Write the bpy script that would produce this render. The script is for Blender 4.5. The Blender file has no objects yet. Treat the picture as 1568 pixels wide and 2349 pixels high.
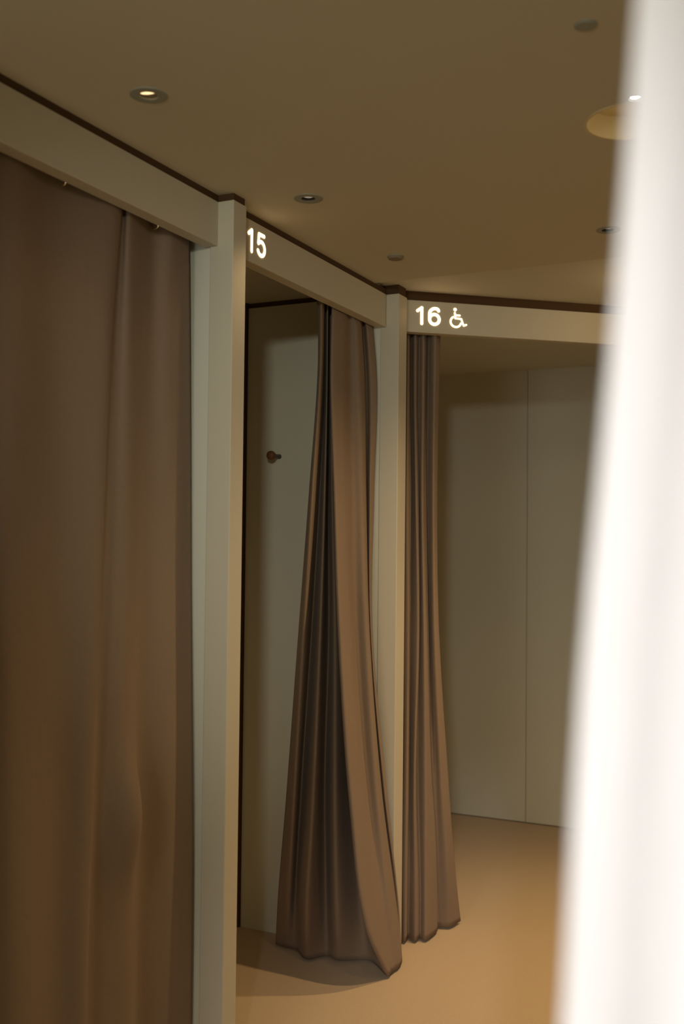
import bpy, bmesh, math, random
from mathutils import Vector, Matrix
random.seed(7)
S = bpy.context.scene
COL = S.collection

# ---------------------------------------------------------------- camera
cam_d = bpy.data.cameras.new('camera')
cam = bpy.data.objects.new('camera', cam_d)
COL.objects.link(cam)
cam_d.sensor_fit = 'VERTICAL'; cam_d.sensor_height = 36.0; cam_d.sensor_width = 24.0
cam_d.lens = 2423.1 / 2349.0 * 36.0
PITCH, ROLL = 0.0313, 0.0106
fw = Vector((0, math.cos(PITCH), math.sin(PITCH)))
rt = Vector((1, 0, 0)); up = rt.cross(fw)
rt2 = rt * math.cos(ROLL) + up * math.sin(ROLL)
up2 = up * math.cos(ROLL) - rt * math.sin(ROLL)
cam.matrix_world = Matrix(((rt2.x, up2.x, -fw.x, 0), (rt2.y, up2.y, -fw.y, 0), (rt2.z, up2.z, -fw.z, 1.5), (0, 0, 0, 1)))
cam_d.clip_start = 0.02
cam_d.dof.use_dof = True
cam_d.dof.focus_distance = 3.4
cam_d.dof.aperture_fstop = 2.6
S.camera = cam

# ---------------------------------------------------------------- colour, world
S.view_settings.view_transform = 'Standard'
S.view_settings.look = 'None'
S.view_settings.gamma = 1.0
S.view_settings.exposure = -0.08
S.view_settings.use_curve_mapping = False
w = bpy.data.worlds.new('world'); S.world = w; w.use_nodes = True
w.node_tree.nodes['Background'].inputs[0].default_value = (0.5, 0.5, 0.45, 1)
w.node_tree.nodes['Background'].inputs[1].default_value = 0.02

# the building's own grid: s runs along the row of cubicles, n towards them
TH = 0.449
D1 = Vector((math.sin(TH), math.cos(TH), 0)); N1 = Vector((-math.cos(TH), math.sin(TH), 0))
def W(s, n, z=0.0): return D1 * s + N1 * n + Vector((0, 0, z))
ZC = 2.46     # ceiling
ZT = 2.44     # top of headers and walls
ZB = 2.317    # underside of headers

# ---------------------------------------------------------------- lamps (light of each downlight), s, n, z, watts, cone, colour, aim
WARM = (1.0, 0.70, 0.39); SOFT = (1.0, 0.86, 0.66)
LAMPS = {
    'key':   (3.88, 0.55, 118, 96, WARM),
    'row1':  (1.83, 1.352, 1.5, 100, WARM),
    'row2':  (2.568, 1.351, 4, 120, WARM),
    'round': (2.271, 0.418, 18, 120, WARM),
    'far':   (3.192, 0.656, 78, 140, WARM),
}
BACK_FILL = [(-0.6, -0.05, 135, 36, (1.0, 0.99, 0.86), (3.45, 1.6, 1.55), 0.09),      # fill spots added behind the photographer, unseen:
        (-1.8, -0.6, 275, 24, (1.0, 0.97, 1.0), (0.43, 0.03, 1.30), 0.05)]     # s, n, watts, cone, colour, aim, radius
KEY_GLOW = 2.4
# added fill panel in the rear wall, unseen and framed like a window: n from, n to, z from, z to, watts, colour
REAR_FILL = (0.25, 1.45, 0.75, 2.25, 26, (1.0, 0.98, 0.86))
TAB_15 = ([2.36, 2.1, 1.7, 1.2, 0.6, 0.2, 0.012], [
  [(3.199, 1.64), (3.222, 1.65), (3.228, 1.68), (3.292, 1.75), (3.389, 1.843), (3.449, 1.906), (3.487, 1.935)],
  [(3.176, 1.615), (3.186, 1.62), (3.199, 1.65), (3.285, 1.72), (3.341, 1.784), (3.424, 1.848), (3.478, 1.886)],
  [(3.293, 1.66), (3.336, 1.68), (3.383, 1.72), (3.45, 1.78), (3.477, 1.829), (3.467, 1.839), (3.471, 1.838)],
  [(3.25, 1.63), (3.273, 1.64), (3.306, 1.66), (3.343, 1.69), (3.339, 1.709), (3.35, 1.736), (3.416, 1.768)],
  [(3.347, 1.67), (3.39, 1.69), (3.47, 1.73), (3.543, 1.76), (3.547, 1.769), (3.517, 1.745), (3.476, 1.719)],
  [(3.321, 1.65), (3.347, 1.66), (3.425, 1.69), (3.5, 1.71), (3.413, 1.66), (3.414, 1.649), (3.458, 1.661)],
  [(3.39, 1.67), (3.424, 1.68), (3.524, 1.71), (3.593, 1.712), (3.587, 1.677), (3.543, 1.61), (3.507, 1.565)],
  [(3.257, 1.615), (3.239, 1.61), (3.273, 1.61), (3.279, 1.59), (3.275, 1.535), (3.302, 1.483), (3.416, 1.456)],
  [(3.306, 1.6), (3.305, 1.6), (3.322, 1.6), (3.324, 1.57), (3.323, 1.516), (3.372, 1.473), (3.446, 1.449)],
  [(3.401, 1.62), (3.418, 1.625), (3.44, 1.62), (3.442, 1.6), (3.431, 1.537), (3.439, 1.478), (3.472, 1.447)],
  [(3.425, 1.6), (3.447, 1.595), (3.472, 1.59), (3.456, 1.56), (3.449, 1.506), (3.475, 1.463), (3.493, 1.444)],
  [(3.547, 1.635), (3.573, 1.63), (3.584, 1.625), (3.564, 1.6), (3.569, 1.545), (3.568, 1.486), (3.524, 1.447)],
  [(3.52, 1.605), (3.565, 1.605), (3.556, 1.6), (3.542, 1.585), (3.56, 1.531), (3.575, 1.48), (3.549, 1.454)],
  [(3.598, 1.617), (3.592, 1.592), (3.592, 1.6), (3.592, 1.602), (3.6, 1.541), (3.598, 1.49), (3.581, 1.467)],
])
TAB_16 = ([2.36, 2.1, 1.7, 1.2, 0.6, 0.2, 0.012], [
  [(3.795, 1.569), (3.794, 1.57), (3.792, 1.573), (3.781, 1.57), (3.773, 1.565), (3.756, 1.554), (3.758, 1.551)],
  [(3.777, 1.543), (3.778, 1.543), (3.774, 1.54), (3.774, 1.531), (3.754, 1.525), (3.743, 1.522), (3.734, 1.518)],
  [(3.824, 1.55), (3.826, 1.548), (3.833, 1.54), (3.817, 1.543), (3.802, 1.53), (3.781, 1.523), (3.777, 1.521)],
  [(3.796, 1.522), (3.796, 1.521), (3.797, 1.513), (3.794, 1.5), (3.774, 1.501), (3.769, 1.491), (3.76, 1.486)],
  [(3.837, 1.52), (3.836, 1.521), (3.84, 1.515), (3.834, 1.507), (3.822, 1.506), (3.806, 1.486), (3.797, 1.481)],
  [(3.813, 1.494), (3.813, 1.493), (3.813, 1.494), (3.811, 1.48), (3.803, 1.466), (3.797, 1.458), (3.789, 1.452)],
  [(3.871, 1.494), (3.87, 1.496), (3.871, 1.494), (3.88, 1.483), (3.878, 1.47), (3.88, 1.452), (3.884, 1.447)],
  [(3.84, 1.468), (3.841, 1.468), (3.841, 1.468), (3.847, 1.461), (3.889, 1.457), (3.925, 1.46), (3.936, 1.463)],
  [(3.836, 1.45), (3.834, 1.453), (3.833, 1.454), (3.845, 1.448), (3.884, 1.432), (3.934, 1.419), (3.96, 1.419)],
  [(3.882, 1.45), (3.879, 1.453), (3.876, 1.456), (3.883, 1.449), (3.941, 1.426), (4.003, 1.414), (4.038, 1.404)],
])
TAB_14 = ([2.375, 2.0, 1.5, 1.0, 0.5, 0.015], [
  [(1.497, 1.62), (1.508, 1.62), (1.522, 1.62), (1.537, 1.62), (1.551, 1.62), (1.565, 1.62)],
  [(1.625, 1.645), (1.636, 1.645), (1.65, 1.645), (1.665, 1.645), (1.679, 1.645), (1.693, 1.645)],
  [(1.708, 1.615), (1.725, 1.615), (1.733, 1.615), (1.753, 1.615), (1.774, 1.615), (1.801, 1.615)],
  [(1.86, 1.64), (1.871, 1.64), (1.899, 1.64), (1.914, 1.64), (1.913, 1.64), (1.927, 1.64)],
  [(2.049, 1.612), (2.023, 1.612), (2.011, 1.612), (1.999, 1.612), (1.99, 1.612), (1.985, 1.612)],
  [(2.12, 1.636), (2.091, 1.636), (2.067, 1.636), (2.056, 1.636), (2.046, 1.636), (2.044, 1.636)],
  [(2.122, 1.617), (2.128, 1.617), (2.132, 1.617), (2.128, 1.617), (2.156, 1.617), (2.169, 1.617)],
  [(2.249, 1.65), (2.25, 1.65), (2.235, 1.65), (2.236, 1.65), (2.257, 1.65), (2.267, 1.65)],
  [(2.308, 1.622), (2.308, 1.622), (2.342, 1.622), (2.325, 1.622), (2.349, 1.622), (2.352, 1.622)],
  [(2.403, 1.635), (2.422, 1.635), (2.435, 1.629), (2.433, 1.619), (2.433, 1.613), (2.436, 1.609)],
])
# ---------------------------------------------------------------- materials
def mat(name, col, rough=0.6, bump=0.0, bscale=200.0, metal=0.0, var=0.0, vscale=3.0, emit=0.0, sheen=0.0, spec=0.3, weave=False, trans=0.0):
    m = bpy.data.materials.new(name); m.use_nodes = True
    nt = m.node_tree; b = nt.nodes['Principled BSDF']
    b.inputs['Roughness'].default_value = rough
    b.inputs['Metallic'].default_value = metal
    b.inputs['Specular IOR Level'].default_value = spec
    b.inputs['Sheen Weight'].default_value = sheen
    if trans: b.inputs['Subsurface Weight'].default_value = 0
    tc = nt.nodes.new('ShaderNodeTexCoord')
    if var > 0:
        n = nt.nodes.new('ShaderNodeTexNoise'); n.inputs['Scale'].default_value = vscale; n.inputs['Detail'].default_value = 4
        nt.links.new(tc.outputs['Object'], n.inputs['Vector'])
        mx = nt.nodes.new('ShaderNodeMix'); mx.data_type = 'RGBA'
        mx.inputs[6].default_value = (col[0]*(1-var), col[1]*(1-var), col[2]*(1-var), 1)
        mx.inputs[7].default_value = (min(1, col[0]*(1+var)), min(1, col[1]*(1+var)), min(1, col[2]*(1+var)), 1)
        nt.links.new(n.outputs['Fac'], mx.inputs[0]); nt.links.new(mx.outputs[2], b.inputs['Base Color'])
    else:
        b.inputs['Base Color'].default_value = (*col, 1)
    if bump > 0:
        if weave:
            n = nt.nodes.new('ShaderNodeTexNoise'); n.inputs['Scale'].default_value = bscale; n.inputs['Detail'].default_value = 3
            mp = nt.nodes.new('ShaderNodeMapping'); mp.inputs['Scale'].default_value = (1, 1, 0.35)
            nt.links.new(tc.outputs['Object'], mp.inputs['Vector']); nt.links.new(mp.outputs['Vector'], n.inputs['Vector'])
            n2 = nt.nodes.new('ShaderNodeTexNoise'); n2.inputs['Scale'].default_value = 14; n2.inputs['Detail'].default_value = 2
            mp2 = nt.nodes.new('ShaderNodeMapping'); mp2.inputs['Scale'].default_value = (1, 1, 0.45)
            nt.links.new(tc.outputs['Object'], mp2.inputs['Vector']); nt.links.new(mp2.outputs['Vector'], n2.inputs['Vector'])
            bp2 = nt.nodes.new('ShaderNodeBump'); bp2.inputs['Strength'].default_value = 0.35; bp2.inputs['Distance'].default_value = 0.01
            nt.links.new(n2.outputs['Fac'], bp2.inputs['Height'])
            bp = nt.nodes.new('ShaderNodeBump'); bp.inputs['Strength'].default_value = bump; bp.inputs['Distance'].default_value = 0.002
            nt.links.new(n.outputs['Fac'], bp.inputs['Height']); nt.links.new(bp2.outputs['Normal'], bp.inputs['Normal'])
        else:
            n = nt.nodes.new('ShaderNodeTexNoise'); n.inputs['Scale'].default_value = bscale; n.inputs['Detail'].default_value = 5
            nt.links.new(tc.outputs['Object'], n.inputs['Vector'])
            bp = nt.nodes.new('ShaderNodeBump'); bp.inputs['Strength'].default_value = bump; bp.inputs['Distance'].default_value = 0.002
            nt.links.new(n.outputs['Fac'], bp.inputs['Height'])
        nt.links.new(bp.outputs['Normal'], b.inputs['Normal'])
    if emit > 0:
        b.inputs['Emission Color'].default_value = (*col, 1); b.inputs['Emission Strength'].default_value = emit
    return m
M = {
    'wall':   mat('painted_wall', (0.63, 0.62, 0.52), 0.7, 0.12, 260),
    'post':   mat('painted_frame', (0.56, 0.52, 0.41), 0.55, 0.05, 300),
    'ceil':   mat('beige_ceiling', (0.585, 0.55, 0.42), 0.85, 0.08, 200),
    'gap':    mat('dark_brown_gap', (0.075, 0.038, 0.014), 0.8),
    'carpet': mat('beige_carpet', (0.48, 0.355, 0.21), 0.95, 0.9, 420, var=0.10, vscale=150, sheen=0.2),
    'brown':  mat('brown_curtain_fabric', (0.235, 0.168, 0.114), 0.9, 0.35, 700, sheen=0.06, weave=True, var=0.06, vscale=90),
    'white':  mat('white_curtain_fabric', (0.86, 0.84, 0.83), 0.9, 0.2, 500, sheen=0.1, weave=True),
    'fill_pane':   mat('glowing_fill_pane', (0.85, 0.9, 0.85), 0.1, emit=1.0),  # glowing face of the added fill panel
    'brass':  mat('brass', (0.95, 0.85, 0.6), 0.18, metal=1.0),
    'rod':    mat('painted_rod', (0.12, 0.09, 0.06), 0.4),
    'ring':   mat('lamp_trim', (0.31, 0.32, 0.26), 0.6),
    'disc':   mat('detector_disc', (0.24, 0.20, 0.13), 0.7),
    'dark':   mat('lamp_baffle', (0.03, 0.016, 0.008), 0.5),
    'lens_g': mat('lit_gold_lens', (1.0, 0.74, 0.36), 0.3, emit=1.7),
    'lens_d': mat('dim_lens', (0.62, 0.53, 0.45), 0.3, emit=0.35),
    'lens_w': mat('lit_white_lens', (1.0, 0.85, 0.72), 0.3, emit=3.0),
    'lens_b': mat('bright_lens', (1.0, 0.88, 0.78), 0.3, emit=14.0),
    'cream':  mat('cream_recess', (0.72, 0.60, 0.36), 0.8),
    'sign':   mat('lit_sign', (1.0, 0.80, 0.52), 0.4, emit=1.9),
    'knob':   mat('brown_wood_knob', (0.17, 0.075, 0.025), 0.5),
    'stem':   mat('dark_grey_metal', (0.10, 0.09, 0.075), 0.4, metal=0.3),
}

# ---------------------------------------------------------------- helpers
def mesh_obj(name, bm, m, parent=None, smooth=False, loc=None):
    bmesh.ops.recalc_face_normals(bm, faces=bm.faces)
    me = bpy.data.meshes.new(name)
    if loc is not None:
        bmesh.ops.translate(bm, verts=bm.verts, vec=-loc)
    bm.to_mesh(me); bm.free()
    if m: me.materials.append(m)
    if smooth:
        for p in me.polygons: p.use_smooth = True
    o = bpy.data.objects.new(name, me); COL.objects.link(o)
    if parent is not None:
        o.parent = parent
        if loc is None: o.matrix_parent_inverse = parent.matrix_basis.inverted()
    if loc is not None:
        o.location = loc - (parent.location if parent is not None else Vector((0, 0, 0)))
    return o
def empty(name, loc):
    o = bpy.data.objects.new(name, None); COL.objects.link(o); o.location = loc; o.empty_display_size = 0.05
    return o
def tag(o, label=None, cat=None, group=None, kind=None):
    if label: o['label'] = label
    if cat: o['category'] = cat
    if group: o['group'] = group
    if kind: o['kind'] = kind
    return o
def prism(bm, pts, z0, z1):            # pts in world xy
    lo = [bm.verts.new((p.x, p.y, z0)) for p in pts]; hi = [bm.verts.new((p.x, p.y, z1)) for p in pts]
    n = len(pts)
    bm.faces.new(lo[::-1]); bm.faces.new(hi)
    for i in range(n): bm.faces.new((lo[i], lo[(i+1) % n], hi[(i+1) % n], hi[i]))
def box(s0, s1, n0, n1, z0, z1, bev=0.0):
    bm = bmesh.new(); prism(bm, [W(s0, n0), W(s1, n0), W(s1, n1), W(s0, n1)], z0, z1)
    if bev: bmesh.ops.bevel(bm, geom=bm.edges[:], offset=bev, segments=2, affect='EDGES', profile=0.5)
    return bm
def struct(name, bm, m):
    o = mesh_obj(name, bm, m); o['kind'] = 'structure'; return o
def lathe(bm, prof, c, seg=32, axis=None, cap=True):   # prof: (r, h) list, about axis through c
    ax = (axis or Vector((0, 0, 1))).normalized()
    q = Vector((0, 0, 1)).rotation_difference(ax)
    rings = []
    for r, h in prof:
        if r < 1e-6: rings.append([bm.verts.new(c + q @ Vector((0, 0, h)))])
        else: rings.append([bm.verts.new(c + q @ Vector((r*math.cos(2*math.pi*i/seg), r*math.sin(2*math.pi*i/seg), h))) for i in range(seg)])
    for a, b in zip(rings, rings[1:]):
        for i in range(seg):
            j = (i+1) % seg
            if len(a) == 1 and len(b) == 1: continue
            if len(a) == 1: bm.faces.new((a[0], b[i], b[j]))
            elif len(b) == 1: bm.faces.new((a[i], a[j], b[0]))
            else: bm.faces.new((a[i], a[j], b[j], b[i]))
def cyl(bm, a, b, r, seg=16):
    v = b - a; lathe(bm, [(0, 0), (r, 0), (r, v.length), (0, v.length)], a, seg, v)
def torus(bm, c, axis, R, r, seg=28, ts=10):
    q = Vector((0, 0, 1)).rotation_difference(axis.normalized())
    rs = []
    for i in range(seg):
        a = 2*math.pi*i/seg
        rs.append([bm.verts.new(c + q @ Vector(((R + r*math.cos(t))*math.cos(a), (R + r*math.cos(t))*math.sin(a), r*math.sin(t)))) for t in [2*math.pi*k/ts for k in range(ts)]])
    for i in range(seg):
        for k in range(ts):
            bm.faces.new((rs[i][k], rs[(i+1) % seg][k], rs[(i+1) % seg][(k+1) % ts], rs[i][(k+1) % ts]))

# ---------------------------------------------------------------- structure
S0, S1, NR, NB = -2.2, 5.658, -1.5, 2.78
struct('floor', box(S0, S1 + .1, NR, NB, -0.1, 0.0), M['carpet'])
c1 = struct('ceiling', box(S0, 3.51, NR, NB, ZC, ZC + 0.12), M['ceil'])
c2 = struct('ceiling.001', box(3.51, S1 + .1, NR, 1.585, ZC + 0.015, ZC + 0.12), M['wall'])
c3 = struct('ceiling.002', box(3.51, 3.65, 1.585, NB, ZC, ZC + 0.12), M['ceil'])
c4 = struct('ceiling.003', box(3.65, S1 + .1, 1.585, NB, ZC + 0.015, ZC + 0.12), M['wall'])

def panel_wall():
    bm = box(S1, S1 + 0.1, NR, NB, 0.006, ZC + 0.015)
    return bm
def holes(obj, hs):
    for (s, n, r, d) in hs:
        bm = bmesh.new(); cc = W(s, n, ZC - 0.03)
        lathe(bm, [(0, 0), (r, 0), (r, 0.03 + d), (0, 0.03 + d)], cc, 48)
        bmesh.ops.recalc_face_normals(bm, faces=bm.faces)
        me = bpy.data.meshes.new('cut'); bm.to_mesh(me); bm.free()
        co = bpy.data.objects.new('cut', me); COL.objects.link(co)
        md = obj.modifiers.new('b', 'BOOLEAN'); md.operation = 'DIFFERENCE'; md.object = co; md.solver = 'EXACT'
        dg = bpy.context.evaluated_depsgraph_get(); dg.update()
        nm = bpy.data.meshes.new_from_object(obj.evaluated_get(dg))
        obj.modifiers.clear(); obj.data = nm
        bpy.data.objects.remove(co, do_unlink=True)
ROUND = (2.395, 0.438)
holes(c1, [(1.83, 1.352, 0.0225, 0.07), (2.568, 1.351, 0.0225, 0.07), (2.271, 0.412, 0.0165, 0.05), (ROUND[0], ROUND[1], 0.103, 0.055), (3.192, 0.656, 0.0225, 0.07)])

wf = bmesh.new()                      # end wall of cubicle 16: two panels with a fine joint
prism(wf, [W(S1, NR), W(S1 + .1, NR), W(S1 + .1, 1.598), W(S1, 1.598)], 0.006, ZC + .015)
prism(wf, [W(S1, 1.601), W(S1 + .1, 1.601), W(S1 + .1, NB), W(S1, NB)], 0.006, ZC + .015)
struct('wall_far', wf, M['wall'])
struct('wall_back', box(S0, S1 + .1, NB, NB + .1, 0.0, ZC + .12), M['wall'])
struct('wall_right', box(S0, S1 + .1, NR - .1, NR, 0.0, ZC + .12), M['wall'])
n0, n1_, z0, z1, wwt, wcol = REAR_FILL
wr = box(S0 - .1, S0, NR - .1, n0, 0.0, ZC + .12)
prism(wr, [W(S0 - .1, n1_), W(S0, n1_), W(S0, NB + .1), W(S0 - .1, NB + .1)], 0, ZC + .12)
prism(wr, [W(S0 - .1, n0), W(S0, n0), W(S0, n1_), W(S0 - .1, n1_)], 0, z0)
prism(wr, [W(S0 - .1, n0), W(S0, n0), W(S0, n1_), W(S0 - .1, n1_)], z1, ZC + .12)
struct('wall_rear', wr, M['wall'])
wn = struct('fill_panel_1', box(S0 - .09, S0 - .08, n0, n1_, z0, z1), M['fill_pane'])  # added behind the camera to brighten the corridor
fb = bmesh.new()
for a_, b_, c_, d_ in ((n0, n0 + .05, z0, z1), (n1_ - .05, n1_, z0, z1), ((n0 + n1_)/2 - .02, (n0 + n1_)/2 + .02, z0, z1)):
    prism(fb, [W(S0 - .075, a_), W(S0 - .03, a_), W(S0 - .03, b_), W(S0 - .075, b_)], c_, d_)
for c_, d_ in ((z0, z0 + .05), (z1 - .05, z1)):
    prism(fb, [W(S0 - .075, n0), W(S0 - .03, n0), W(S0 - .03, n1_), W(S0 - .075, n1_)], c_, d_)
mesh_obj('fill_panel_frame', fb, M['post'], wn)
l = bpy.data.lights.new('rear_fill_light', 'AREA'); l.shape = 'RECTANGLE'; l.size = n1_ - n0 - .1; l.size_y = z1 - z0 - .1; l.energy = wwt; l.color = wcol  # area light of the added fill panel, soft fill from behind
lo = bpy.data.objects.new('rear_fill_light', l); COL.objects.link(lo); lo.location = W(S0 - .02, (n0 + n1_)/2, (z0 + z1)/2)
lo.rotation_euler = D1.to_track_quat('-Z', 'Z').to_euler()
struct('wall_left', box(S0, 1.27, 1.563, 1.62, 0.0, ZT), M['wall'])
for i, (a, b) in enumerate([(1.275, 1.335), (2.446, 2.506), (3.612, 3.688)]):
    struct('wall_partition' + ('' if i == 0 else '.%03d' % i), box(a, b, 1.588, NB, 0.0, ZT), M['wall'])

# cubicle frame: square posts, thin header boards
def post(s0, s1, label, group=None):
    o = mesh_obj('post', box(s0, s1, 1.513, 1.588, 0.0, ZT, 0.0025), M['post'])
    tag(o, label, 'post', group)
post(1.265, 1.34, 'white square post at the far left end of the curtain row')
post(2.44, 2.508, 'nearest white square post, between the closed brown curtain and cubicle 15')
post(3.61, 3.69, 'slim white square post at the corner between cubicles 15 and 16')
# header 16 runs off at an angle
P0 = W(3.715, 1.524); D2 = Vector((0.642134, 0, 0)); D2 = D1*0.642134 - N1*0.766592; N2 = D1*0.766592 + N1*0.642134
def W2(u, k, z=0.0): return P0 + D2*u + N2*k + Vector((0, 0, z))
L16 = 1.55
def obox(u0, u1, k0, k1, z0, z1, bev=0.0):
    bm = bmesh.new(); prism(bm, [W2(u0, k0), W2(u1, k0), W2(u1, k1), W2(u0, k1)], z0, z1)
    if bev: bmesh.ops.bevel(bm, geom=bm.edges[:], offset=bev, segments=2, affect='EDGES', profile=0.5)
    return bm
def header(bm, base, label):
    e = empty('header_beam', base)
    tag(e, label, 'beam')
    mesh_obj('board', bm, M['post'], e)
    return e
h14 = header(box(1.34, 2.44, 1.563, 1.605, ZB, ZT, 0.002), W(1.89, 1.584, ZB), 'plain white header board above the large closed brown curtain at left')
h15 = header(box(2.508, 3.61, 1.563, 1.605, ZB, ZT, 0.002), W(3.06, 1.584, ZB), 'white header board with the glowing number 15')
h16 = header(obox(-0.045, L16, 0, 0.042, ZB, ZT, 0.002), W2(0.75, 0.02, ZB), 'white header board with the glowing number 16 and wheelchair symbol')
o = mesh_obj('post', obox(L16, L16 + .08, -0.05, 0.03, 0, ZT, 0.0025), M['post']); tag(o, 'white post at the right end of the header of cubicle 16, behind the white curtain', 'post')
pe = W2(L16 + .08, 0)
uend = L16 + .08
struct('wall_corner', obox(uend, uend + 1.0, 0.0, 0.05, 0, ZT), M['wall'])

# dark shadow gaps between the tops and the ceiling
def trim(i, bm): struct('trim_%d' % i, bm, M['gap'])
ins = 0.004
trim(1, box(S0, 3.612, 1.563 + ins, 1.600, ZT, ZC + .002))
trim(2, obox(-0.03, uend + 1, ins, 0.04, ZT, ZC + .017))
trim(3, box(2.446, 2.504, 1.517, NB, ZT, ZC + .001))
trim(4, box(3.616, 3.686, 1.517, NB, ZT, ZC + .017))
trim(5, box(1.275, 1.335, 1.517, NB, ZT, ZC + .001))
trim(6, box(3.600, 3.6125, 2.163, 2.19, 0.0, ZC))     # brown upright joint on the hook wall

# ---------------------------------------------------------------- curtains
def hermite(ts, vs, t):
    n = len(ts)
    for i in range(n-1):
        if (ts[i+1]-t)*(ts[i+1]-ts[i]) >= -1e-12 or i == n-2:
            h = ts[i+1]-ts[i]; x = (t-ts[i])/h
            def sl(j):
                if j == 0: return (vs[1]-vs[0])/(ts[1]-ts[0])
                if j == n-1: return (vs[-1]-vs[-2])/(ts[-1]-ts[-2])
                return ((vs[j+1]-vs[j])/(ts[j+1]-ts[j]) + (vs[j]-vs[j-1])/(ts[j]-ts[j-1]))/2
            m0, m1 = sl(i)*h, sl(i+1)*h
            return (2*x**3-3*x*x+1)*vs[i] + (x**3-2*x*x+x)*m0 + (-2*x**3+3*x*x)*vs[i+1] + (x**3-x*x)*m1
def cloth(name, tab, m, parent, conv=W, sub=8, rows=90, extra=None, thick=0.0025, limit=None):
    zs, cols = tab
    nc = len(cols); ts = list(range(nc))
    zt, zb = zs[0], zs[-1]
    bm = bmesh.new(); grid = []
    for r in range(rows + 1):
        z = zt + (zb - zt) * r / rows
        a = [hermite(zs, [c[k][0] for k in range(len(zs))], z) for c in cols]
        b = [hermite(zs, [c[k][1] for k in range(len(zs))], z) for c in cols]
        row = []
        for i in range((nc-1)*sub + 1):
            t = i/sub
            p, q = hermite(ts, a, t), hermite(ts, b, t)
            if extra: p, q = extra(p, q, z, t)
            if limit: p, q = limit(p, q, z)
            row.append(bm.verts.new(conv(p, q, z)))
        grid.append(row)
    for r in range(rows):
        for i in range(len(grid[0]) - 1):
            bm.faces.new((grid[r][i], grid[r+1][i], grid[r+1][i+1], grid[r][i+1]))
    o = mesh_obj(name, bm, m, parent, smooth=True)
    md = o.modifiers.new('thickness', 'SOLIDIFY'); md.thickness = thick; md.offset = 0
    return o
def rings(parent, pts, axis, m):
    for c in pts:
        bm = bmesh.new(); torus(bm, c, axis, 0.0125, 0.002)
        mesh_obj('ring', bm, m, parent, smooth=True)
def rod(a, b, label):
    e = empty('curtain_rod', (a + b) / 2); tag(e, label, 'curtain rod')
    bm = bmesh.new(); cyl(bm, a, b, 0.006, 16); mesh_obj('rail', bm, M['rod'], e, smooth=True)
    v = (b - a)
    for t in (0.06, 0.94):
        bm = bmesh.new(); p = a + v*t; cyl(bm, p, Vector((p.x, p.y, ZC + .001)), 0.004, 10); mesh_obj('hanger', bm, M['rod'], e)
ZR = 2.338
rod(W(1.34, 1.632, ZR), W(2.446, 1.632, ZR), 'dark thin curtain rod carrying the large closed brown curtain')
rod(W(2.506, 1.632, ZR), W(3.612, 1.632, ZR), 'dark thin curtain rod behind header 15')
rod(W2(0.0, .075, ZR), W2(L16, .075, ZR), 'dark thin curtain rod in the slanting opening of cubicle 16')

# closed curtain of cubicle 14
c14 = empty('curtain', W(1.9, 1.632, 0)); tag(c14, 'large dark brown curtain drawn closed at the left edge', 'curtain')
T14 = (TAB_14[0], [[(1.352, 1.635)]*6, [(1.39, 1.65)]*6, [(1.43, 1.615)]*6, [(1.465, 1.645)]*6] + TAB_14[1])
def poke(p, q, z, t):
    # something behind pushes the cloth out at knee height
    d2 = ((p-2.145)/0.075)**2 + ((z-0.82)/0.14)**2
    side = max(0.0, 1.0 - max(0, p-2.19)/0.03) if p > 2.19 else 1.0
    q -= 0.042*math.exp(-d2)*side
    q += 0.004*math.sin(9*p + 3*z) * min(1, (2.3 - z))
    q = max(q, 1.609 if z > 2.28 else 1.57)
    return p, q
cloth('fabric', T14, M['brown'], c14, extra=poke, sub=10, rows=110)
rings(c14, [W(s, 1.632, ZR - .006) for s in (1.42, 1.60, 1.885, 2.245)], D1, M['brass'])

c15 = empty('curtain', W(3.4, 1.62, 0)); tag(c15, 'brown curtain gathered open in cubicle 15, hem flared out past the corner post', 'curtain')
def lim15(p, q, z):
    if p > 3.604 and q > 1.505: p = 3.604
    if z > 2.30: q = max(q, 1.609)
    return p, q
cloth('fabric', TAB_15, M['brown'], c15, limit=lim15, sub=10, rows=110)
rings(c15, [W(s, 1.632, ZR - .006) for s in (3.20, 3.30, 3.36, 3.44, 3.50, 3.56)], D1, M['rod'])

c16 = empty('curtain', W(3.85, 1.5, 0)); tag(c16, 'narrow brown curtain gathered open under the number 16, right of the corner post', 'curtain')
def lim16(p, q, z):
    return max(p, 3.695), q
cloth('fabric', TAB_16, M['brown'], c16, limit=lim16, sub=10, rows=110)
rings(c16, [W2(u, .075, ZR - .006) for u in (0.01, 0.04, 0.07, 0.10, 0.125)], D2, M['rod'])

# white curtain hanging close to the camera
cw = empty('white_curtain', Vector((0.25, 0.42, 0))); tag(cw, 'bright white curtain, out of focus, filling the right edge', 'curtain')
bm = bmesh.new(); grid = []
R_, C_ = 60, 90
for r in range(R_ + 1):
    z = 2.40 + (0.02 - 2.40) * r / R_
    ex = 0.1022 + 0.0690*(z - 1.512)
    ex -= 0.0028*math.exp(-((z-1.45)/0.10)**2)
    row = []
    for i in range(C_ + 1):
        t = i / C_
        x = ex + t*0.24
        y = 0.42 + 0.005*(1-math.cos(t*2*math.pi*2.5 + 0.3*math.sin(z*3))) * min(1, t*8) + 0.03*t
        row.append(bm.verts.new((x, y, z)))
    grid.append(row)
for r in range(R_):
    for i in range(C_): bm.faces.new((grid[r][i], grid[r+1][i], grid[r+1][i+1], grid[r][i+1]))
f_ = mesh_obj('fabric', bm, M['white'], cw, smooth=True)
md = f_.modifiers.new('thickness', 'SOLIDIFY'); md.thickness = 0.003
bm = bmesh.new(); cyl(bm, Vector((0.10, 0.445, 2.405)), Vector((0.42, 0.452, 2.405)), 0.008, 12); mesh_obj('rail', bm, M['rod'], cw, smooth=True)
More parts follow.
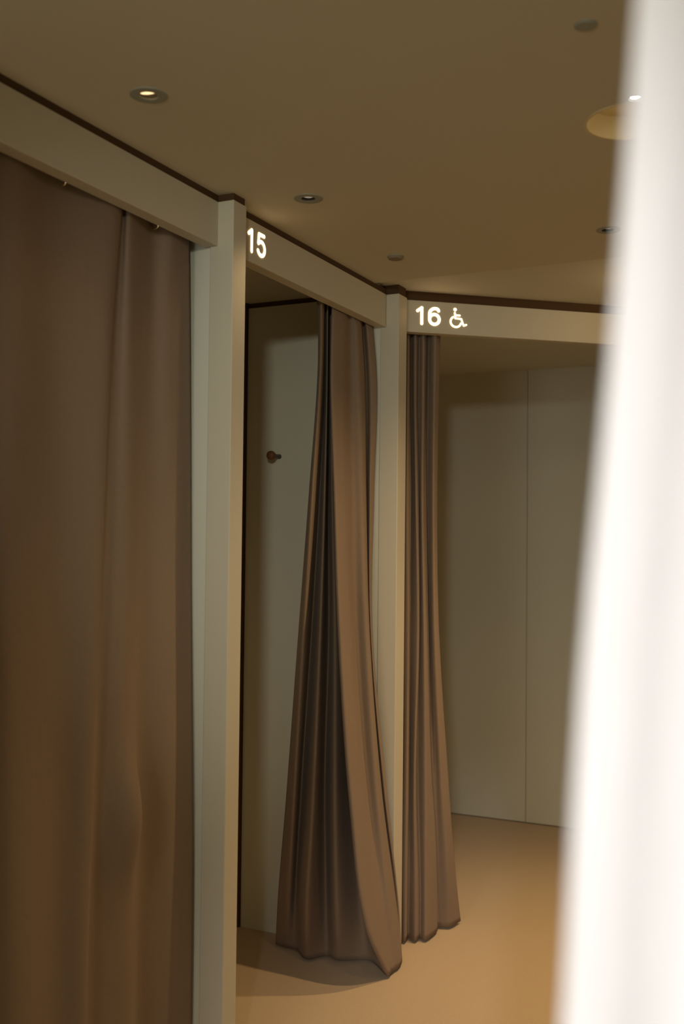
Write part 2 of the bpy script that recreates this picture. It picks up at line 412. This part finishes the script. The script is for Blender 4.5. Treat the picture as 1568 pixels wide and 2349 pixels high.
for x in (0.16, 0.38):
    bm = bmesh.new(); cyl(bm, Vector((x, 0.447 + .02*x, 2.405)), Vector((x, 0.447 + .02*x, ZC + .001)), 0.005, 10); mesh_obj('hanger', bm, M['rod'], cw)

# ---------------------------------------------------------------- glowing numbers
def strokes(name, paths, wd, fr, parent):
    """paths in local (u, v) metres; fr(u, v, d) -> world; rounded ends and joins"""
    bm = bmesh.new(); h = wd/2; dep = 0.0012
    def cap(u, v):
        n = 20; a = [bm.verts.new(fr(u + h*math.cos(2*math.pi*k/n), v + h*math.sin(2*math.pi*k/n), dep)) for k in range(n)]
        b = [bm.verts.new(fr(u + h*math.cos(2*math.pi*k/n), v + h*math.sin(2*math.pi*k/n), 0)) for k in range(n)]
        bm.faces.new(a)
        for k in range(n): bm.faces.new((a[k], a[(k+1) % n], b[(k+1) % n], b[k]))
    for path in paths:
        for (u, v) in path: cap(u, v)
        for (a, b), (c, d) in zip(path, path[1:]):
            L = math.hypot(c-a, d-b)
            if L < 1e-6: continue
            nx, ny = -(d-b)/L*h, (c-a)/L*h
            t = [bm.verts.new(fr(x, y, dep)) for x, y in ((a+nx, b+ny), (c+nx, d+ny), (c-nx, d-ny), (a-nx, b-ny))]
            bm.faces.new(t)
            g = [bm.verts.new(fr(x, y, 0)) for x, y in ((a+nx, b+ny), (c+nx, d+ny), (c-nx, d-ny), (a-nx, b-ny))]
            for k in range(4): bm.faces.new((t[k], t[(k+1) % 4], g[(k+1) % 4], g[k]))
    return mesh_obj(name, bm, M['sign'], parent)
def arc(cx, cy, rx, ry, a0, a1, n=18):
    return [(cx + rx*math.cos(math.radians(a0 + (a1-a0)*k/n)), cy + ry*math.sin(math.radians(a0 + (a1-a0)*k/n))) for k in range(n+1)]
H = 0.061   # height between stroke centres
ONE = [[(0.0, H*0.80), (0.017, H), (0.017, 0.0)]]
FIVE = [[(0.036, H), (0.006, H), (0.003, H*0.56)] + arc(0.0195, H*0.335, 0.0205, H*0.335, 140, -155, 22)]
SIX = [arc(0.021, H*0.315, 0.0195, H*0.315, 0, 360, 28), [(0.038, H*0.86)] + arc(0.024, H*0.66, 0.0225, H*0.34, 60, 180, 12) + [(0.0015, H*0.33)]]
WH = [[(0.0, 0.0)]]
def fr15(u0, z0): return lambda u, v, d: W(2.6035 + u0 + u, 1.563 - 0.0006 - d, z0 + v)
Z15_ = 2.3495
strokes('illuminated_digit', ONE, 0.0112, fr15(0.0, Z15_), h15)
strokes('illuminated_digit', FIVE, 0.0112, fr15(0.052, Z15_), h15)
def fr16(u0, z0): return lambda u, v, d: W2(u0 + u, -0.0006 - d, z0 + v)
strokes('illuminated_digit', ONE, 0.0115, fr16(0.0425, 2.3515), h16)
strokes('illuminated_digit', SIX, 0.0115, fr16(0.0895, 2.3515), h16)
# wheelchair symbol: head, spine, arm, leg and foot, wheel
wz, wu = 2.3475, 0.168
wch = [arc(0.030, 0.0195, 0.0215, 0.0205, 120, 345, 24),
       [(0.0255, 0.054), (0.0275, 0.033), (0.052, 0.0315), (0.062, 0.006), (0.073, 0.010)],
       [(0.0265, 0.045), (0.046, 0.0445)]]
strokes('wheelchair_symbol', wch, 0.0068, fr16(wu, wz), h16)
hd = h16.children[-1]
strokes('wheelchair_symbol', [[(0.0265, 0.0665), (0.0267, 0.0667)]], 0.0125, fr16(wu, wz), h16)

# ---------------------------------------------------------------- coat peg on the partition wall
a = W(3.6115, 2.0145, 1.8435)
hook = empty('coat_hook', a); tag(hook, 'round brown coat peg on the wall inside cubicle 15', 'coat hook')
bm = bmesh.new(); lathe(bm, [(0, 0), (0.0095, 0), (0.0095, 0.003), (0.0075, 0.005), (0.0072, 0.06), (0, 0.06)], a, 20, -D1); mesh_obj('stem', bm, M['stem'], hook, smooth=False)
bm = bmesh.new(); lathe(bm, [(0, 0.052), (0.010, 0.053), (0.0165, 0.058), (0.0178, 0.066), (0.0165, 0.074), (0.010, 0.079), (0, 0.0805)], a, 28, -D1)
k = mesh_obj('knob', bm, M['knob'], hook, smooth=True); k['label'] = 'brown rounded knob'

# ---------------------------------------------------------------- ceiling fittings
def spot(name, loc, watts, cone, col, parent, aim=None, rad=0.02):
    l = bpy.data.lights.new(name, 'SPOT'); l.energy = watts; l.spot_size = math.radians(cone); l.spot_blend = 1.0
    l.color = col; l.shadow_soft_size = rad
    o = bpy.data.objects.new(name, l); COL.objects.link(o)
    o.parent = parent; o.location = loc - parent.location
    if aim is not None: o.rotation_euler = (aim - loc).to_track_quat('-Z', 'Y').to_euler()
    return o
def downlight(s, n, lens, R, label, lamp=None, z=ZC, tilt=Vector((0, 0, -1)), lr=0.018, up=0.018, hole=0.0225, aim=None, rad=0.02):
    c = W(s, n, z); e = empty('ceiling_downlight', c)
    tag(e, label, 'ceiling light')
    bm = bmesh.new(); lathe(bm, [(R, 0.0), (R, -0.0022), (R - 0.002, -0.0024), (hole - .002, -0.0024), (hole - .003, 0.0)], c, 48); mesh_obj('trim_ring', bm, M['ring'], e)
    bm = bmesh.new(); lathe(bm, [(hole - .0025, -0.002), (lr + .0008, 0.02), (lr + .0005, up + .03), (0, up + .03)], c, 40); mesh_obj('baffle', bm, M['dark'], e, smooth=True)
    bm = bmesh.new(); cc = c + Vector((0, 0, up)); lathe(bm, [(0, 0), (lr*.7, .0015), (lr, .004), (lr, .008), (0, .008)], cc, 32, -tilt); mesh_obj('lens', bm, lens, e, smooth=True)
    if lamp:
        wts, cone, col = lamp
        spot('lamp', W(s, n, z - (0.06 if aim else 0.008)), wts, cone, col, e, aim, rad)
    return e
L = LAMPS
downlight(1.83, 1.352, M['lens_g'], 0.040, 'glowing golden downlight at upper left of the ceiling', L['row1'][2:], tilt=Vector((0.1, 0.35, -1)), up=0.001, lr=0.0185)
downlight(2.568, 1.351, M['lens_d'], 0.040, 'dimmer whitish downlight in the ceiling in front of the number 15', L['row2'][2:], up=0.003, lr=0.018)
downlight(3.192, 0.656, M['lens_d'], 0.036, 'small downlight in the ceiling beside the white curtain, right of the number 16', L['far'][2:], up=0.004, lr=0.018)
downlight(2.271, 0.412, M['lens_b'], 0.0175, 'tiny bright downlight at the upper right beside the round recess', L['round'][2:], up=0.0, lr=0.0125, hole=0.0165)
ek = downlight(3.88, 0.55, M['lens_w'], 0.040, 'downlight in the pale ceiling before cubicle 16, behind the white curtain', L['key'][2:], z=ZC + .015, up=-0.003, lr=0.018)
l = bpy.data.lights.new('glow', 'POINT'); l.energy = KEY_GLOW; l.color = WARM; l.shadow_soft_size = 0.02
lo = bpy.data.objects.new('glow', l); COL.objects.link(lo); lo.parent = ek; lo.location = (0, 0, -0.04)
for (s, n, wts, cone, col, aim_, rad_) in BACK_FILL:  # added fill spots, given the same fitting as the real downlights
    downlight(s, n, M['lens_w'], 0.040, 'added unseen fill spot in the ceiling, ' + ('nearest' if s > -1 else 'furthest') + ' behind the photographer', (wts, cone, col), up=-0.003, aim=W(*aim_), rad=rad_)
# wide round recess beside the tiny lamp
c = W(ROUND[0], ROUND[1], ZC); e = empty('round_ceiling_recess', c); tag(e, 'wide round cream recess in the ceiling, cut by the white curtain', 'ceiling light')
bm = bmesh.new(); lathe(bm, [(0.1075, 0.0), (0.1075, -0.002), (0.1015, -0.002), (0.1015, 0.052), (0, 0.054)], c, 64); mesh_obj('dish', bm, M['cream'], e, smooth=False)
l = bpy.data.lights.new('recess_lamp', 'POINT'); l.energy = 0.06; l.color = (1, .84, .55); l.shadow_soft_size = 0.01
lo = bpy.data.objects.new('recess_lamp', l); COL.objects.link(lo); lo.parent = e; lo.location = (W(ROUND[0] - .03, ROUND[1], ZC + .02) - c)
# detector and blanking disc
c = W(3.207, 1.358, ZC); e = empty('smoke_detector', c); tag(e, 'small round detector on the ceiling above the gap between 15 and 16', 'detector')
bm = bmesh.new(); lathe(bm, [(0.026, 0), (0.026, -0.006), (0.023, -0.010), (0, -0.010)], c, 40); mesh_obj('cover', bm, M['disc'], e)
bm = bmesh.new(); lathe(bm, [(0.028, 0), (0.028, -0.002), (0.025, -0.003), (0.025, 0)], c, 40); mesh_obj('rim', bm, M['ring'], e)
bm = bmesh.new(); c = W(1.912, 0.435, ZC); lathe(bm, [(0.021, 0), (0.021, -0.0025), (0.018, -0.004), (0, -0.004)], c, 40)
o = mesh_obj('blanking_plate', bm, M['ring']); tag(o, 'small dark round cap on the ceiling at the upper right', 'plate')
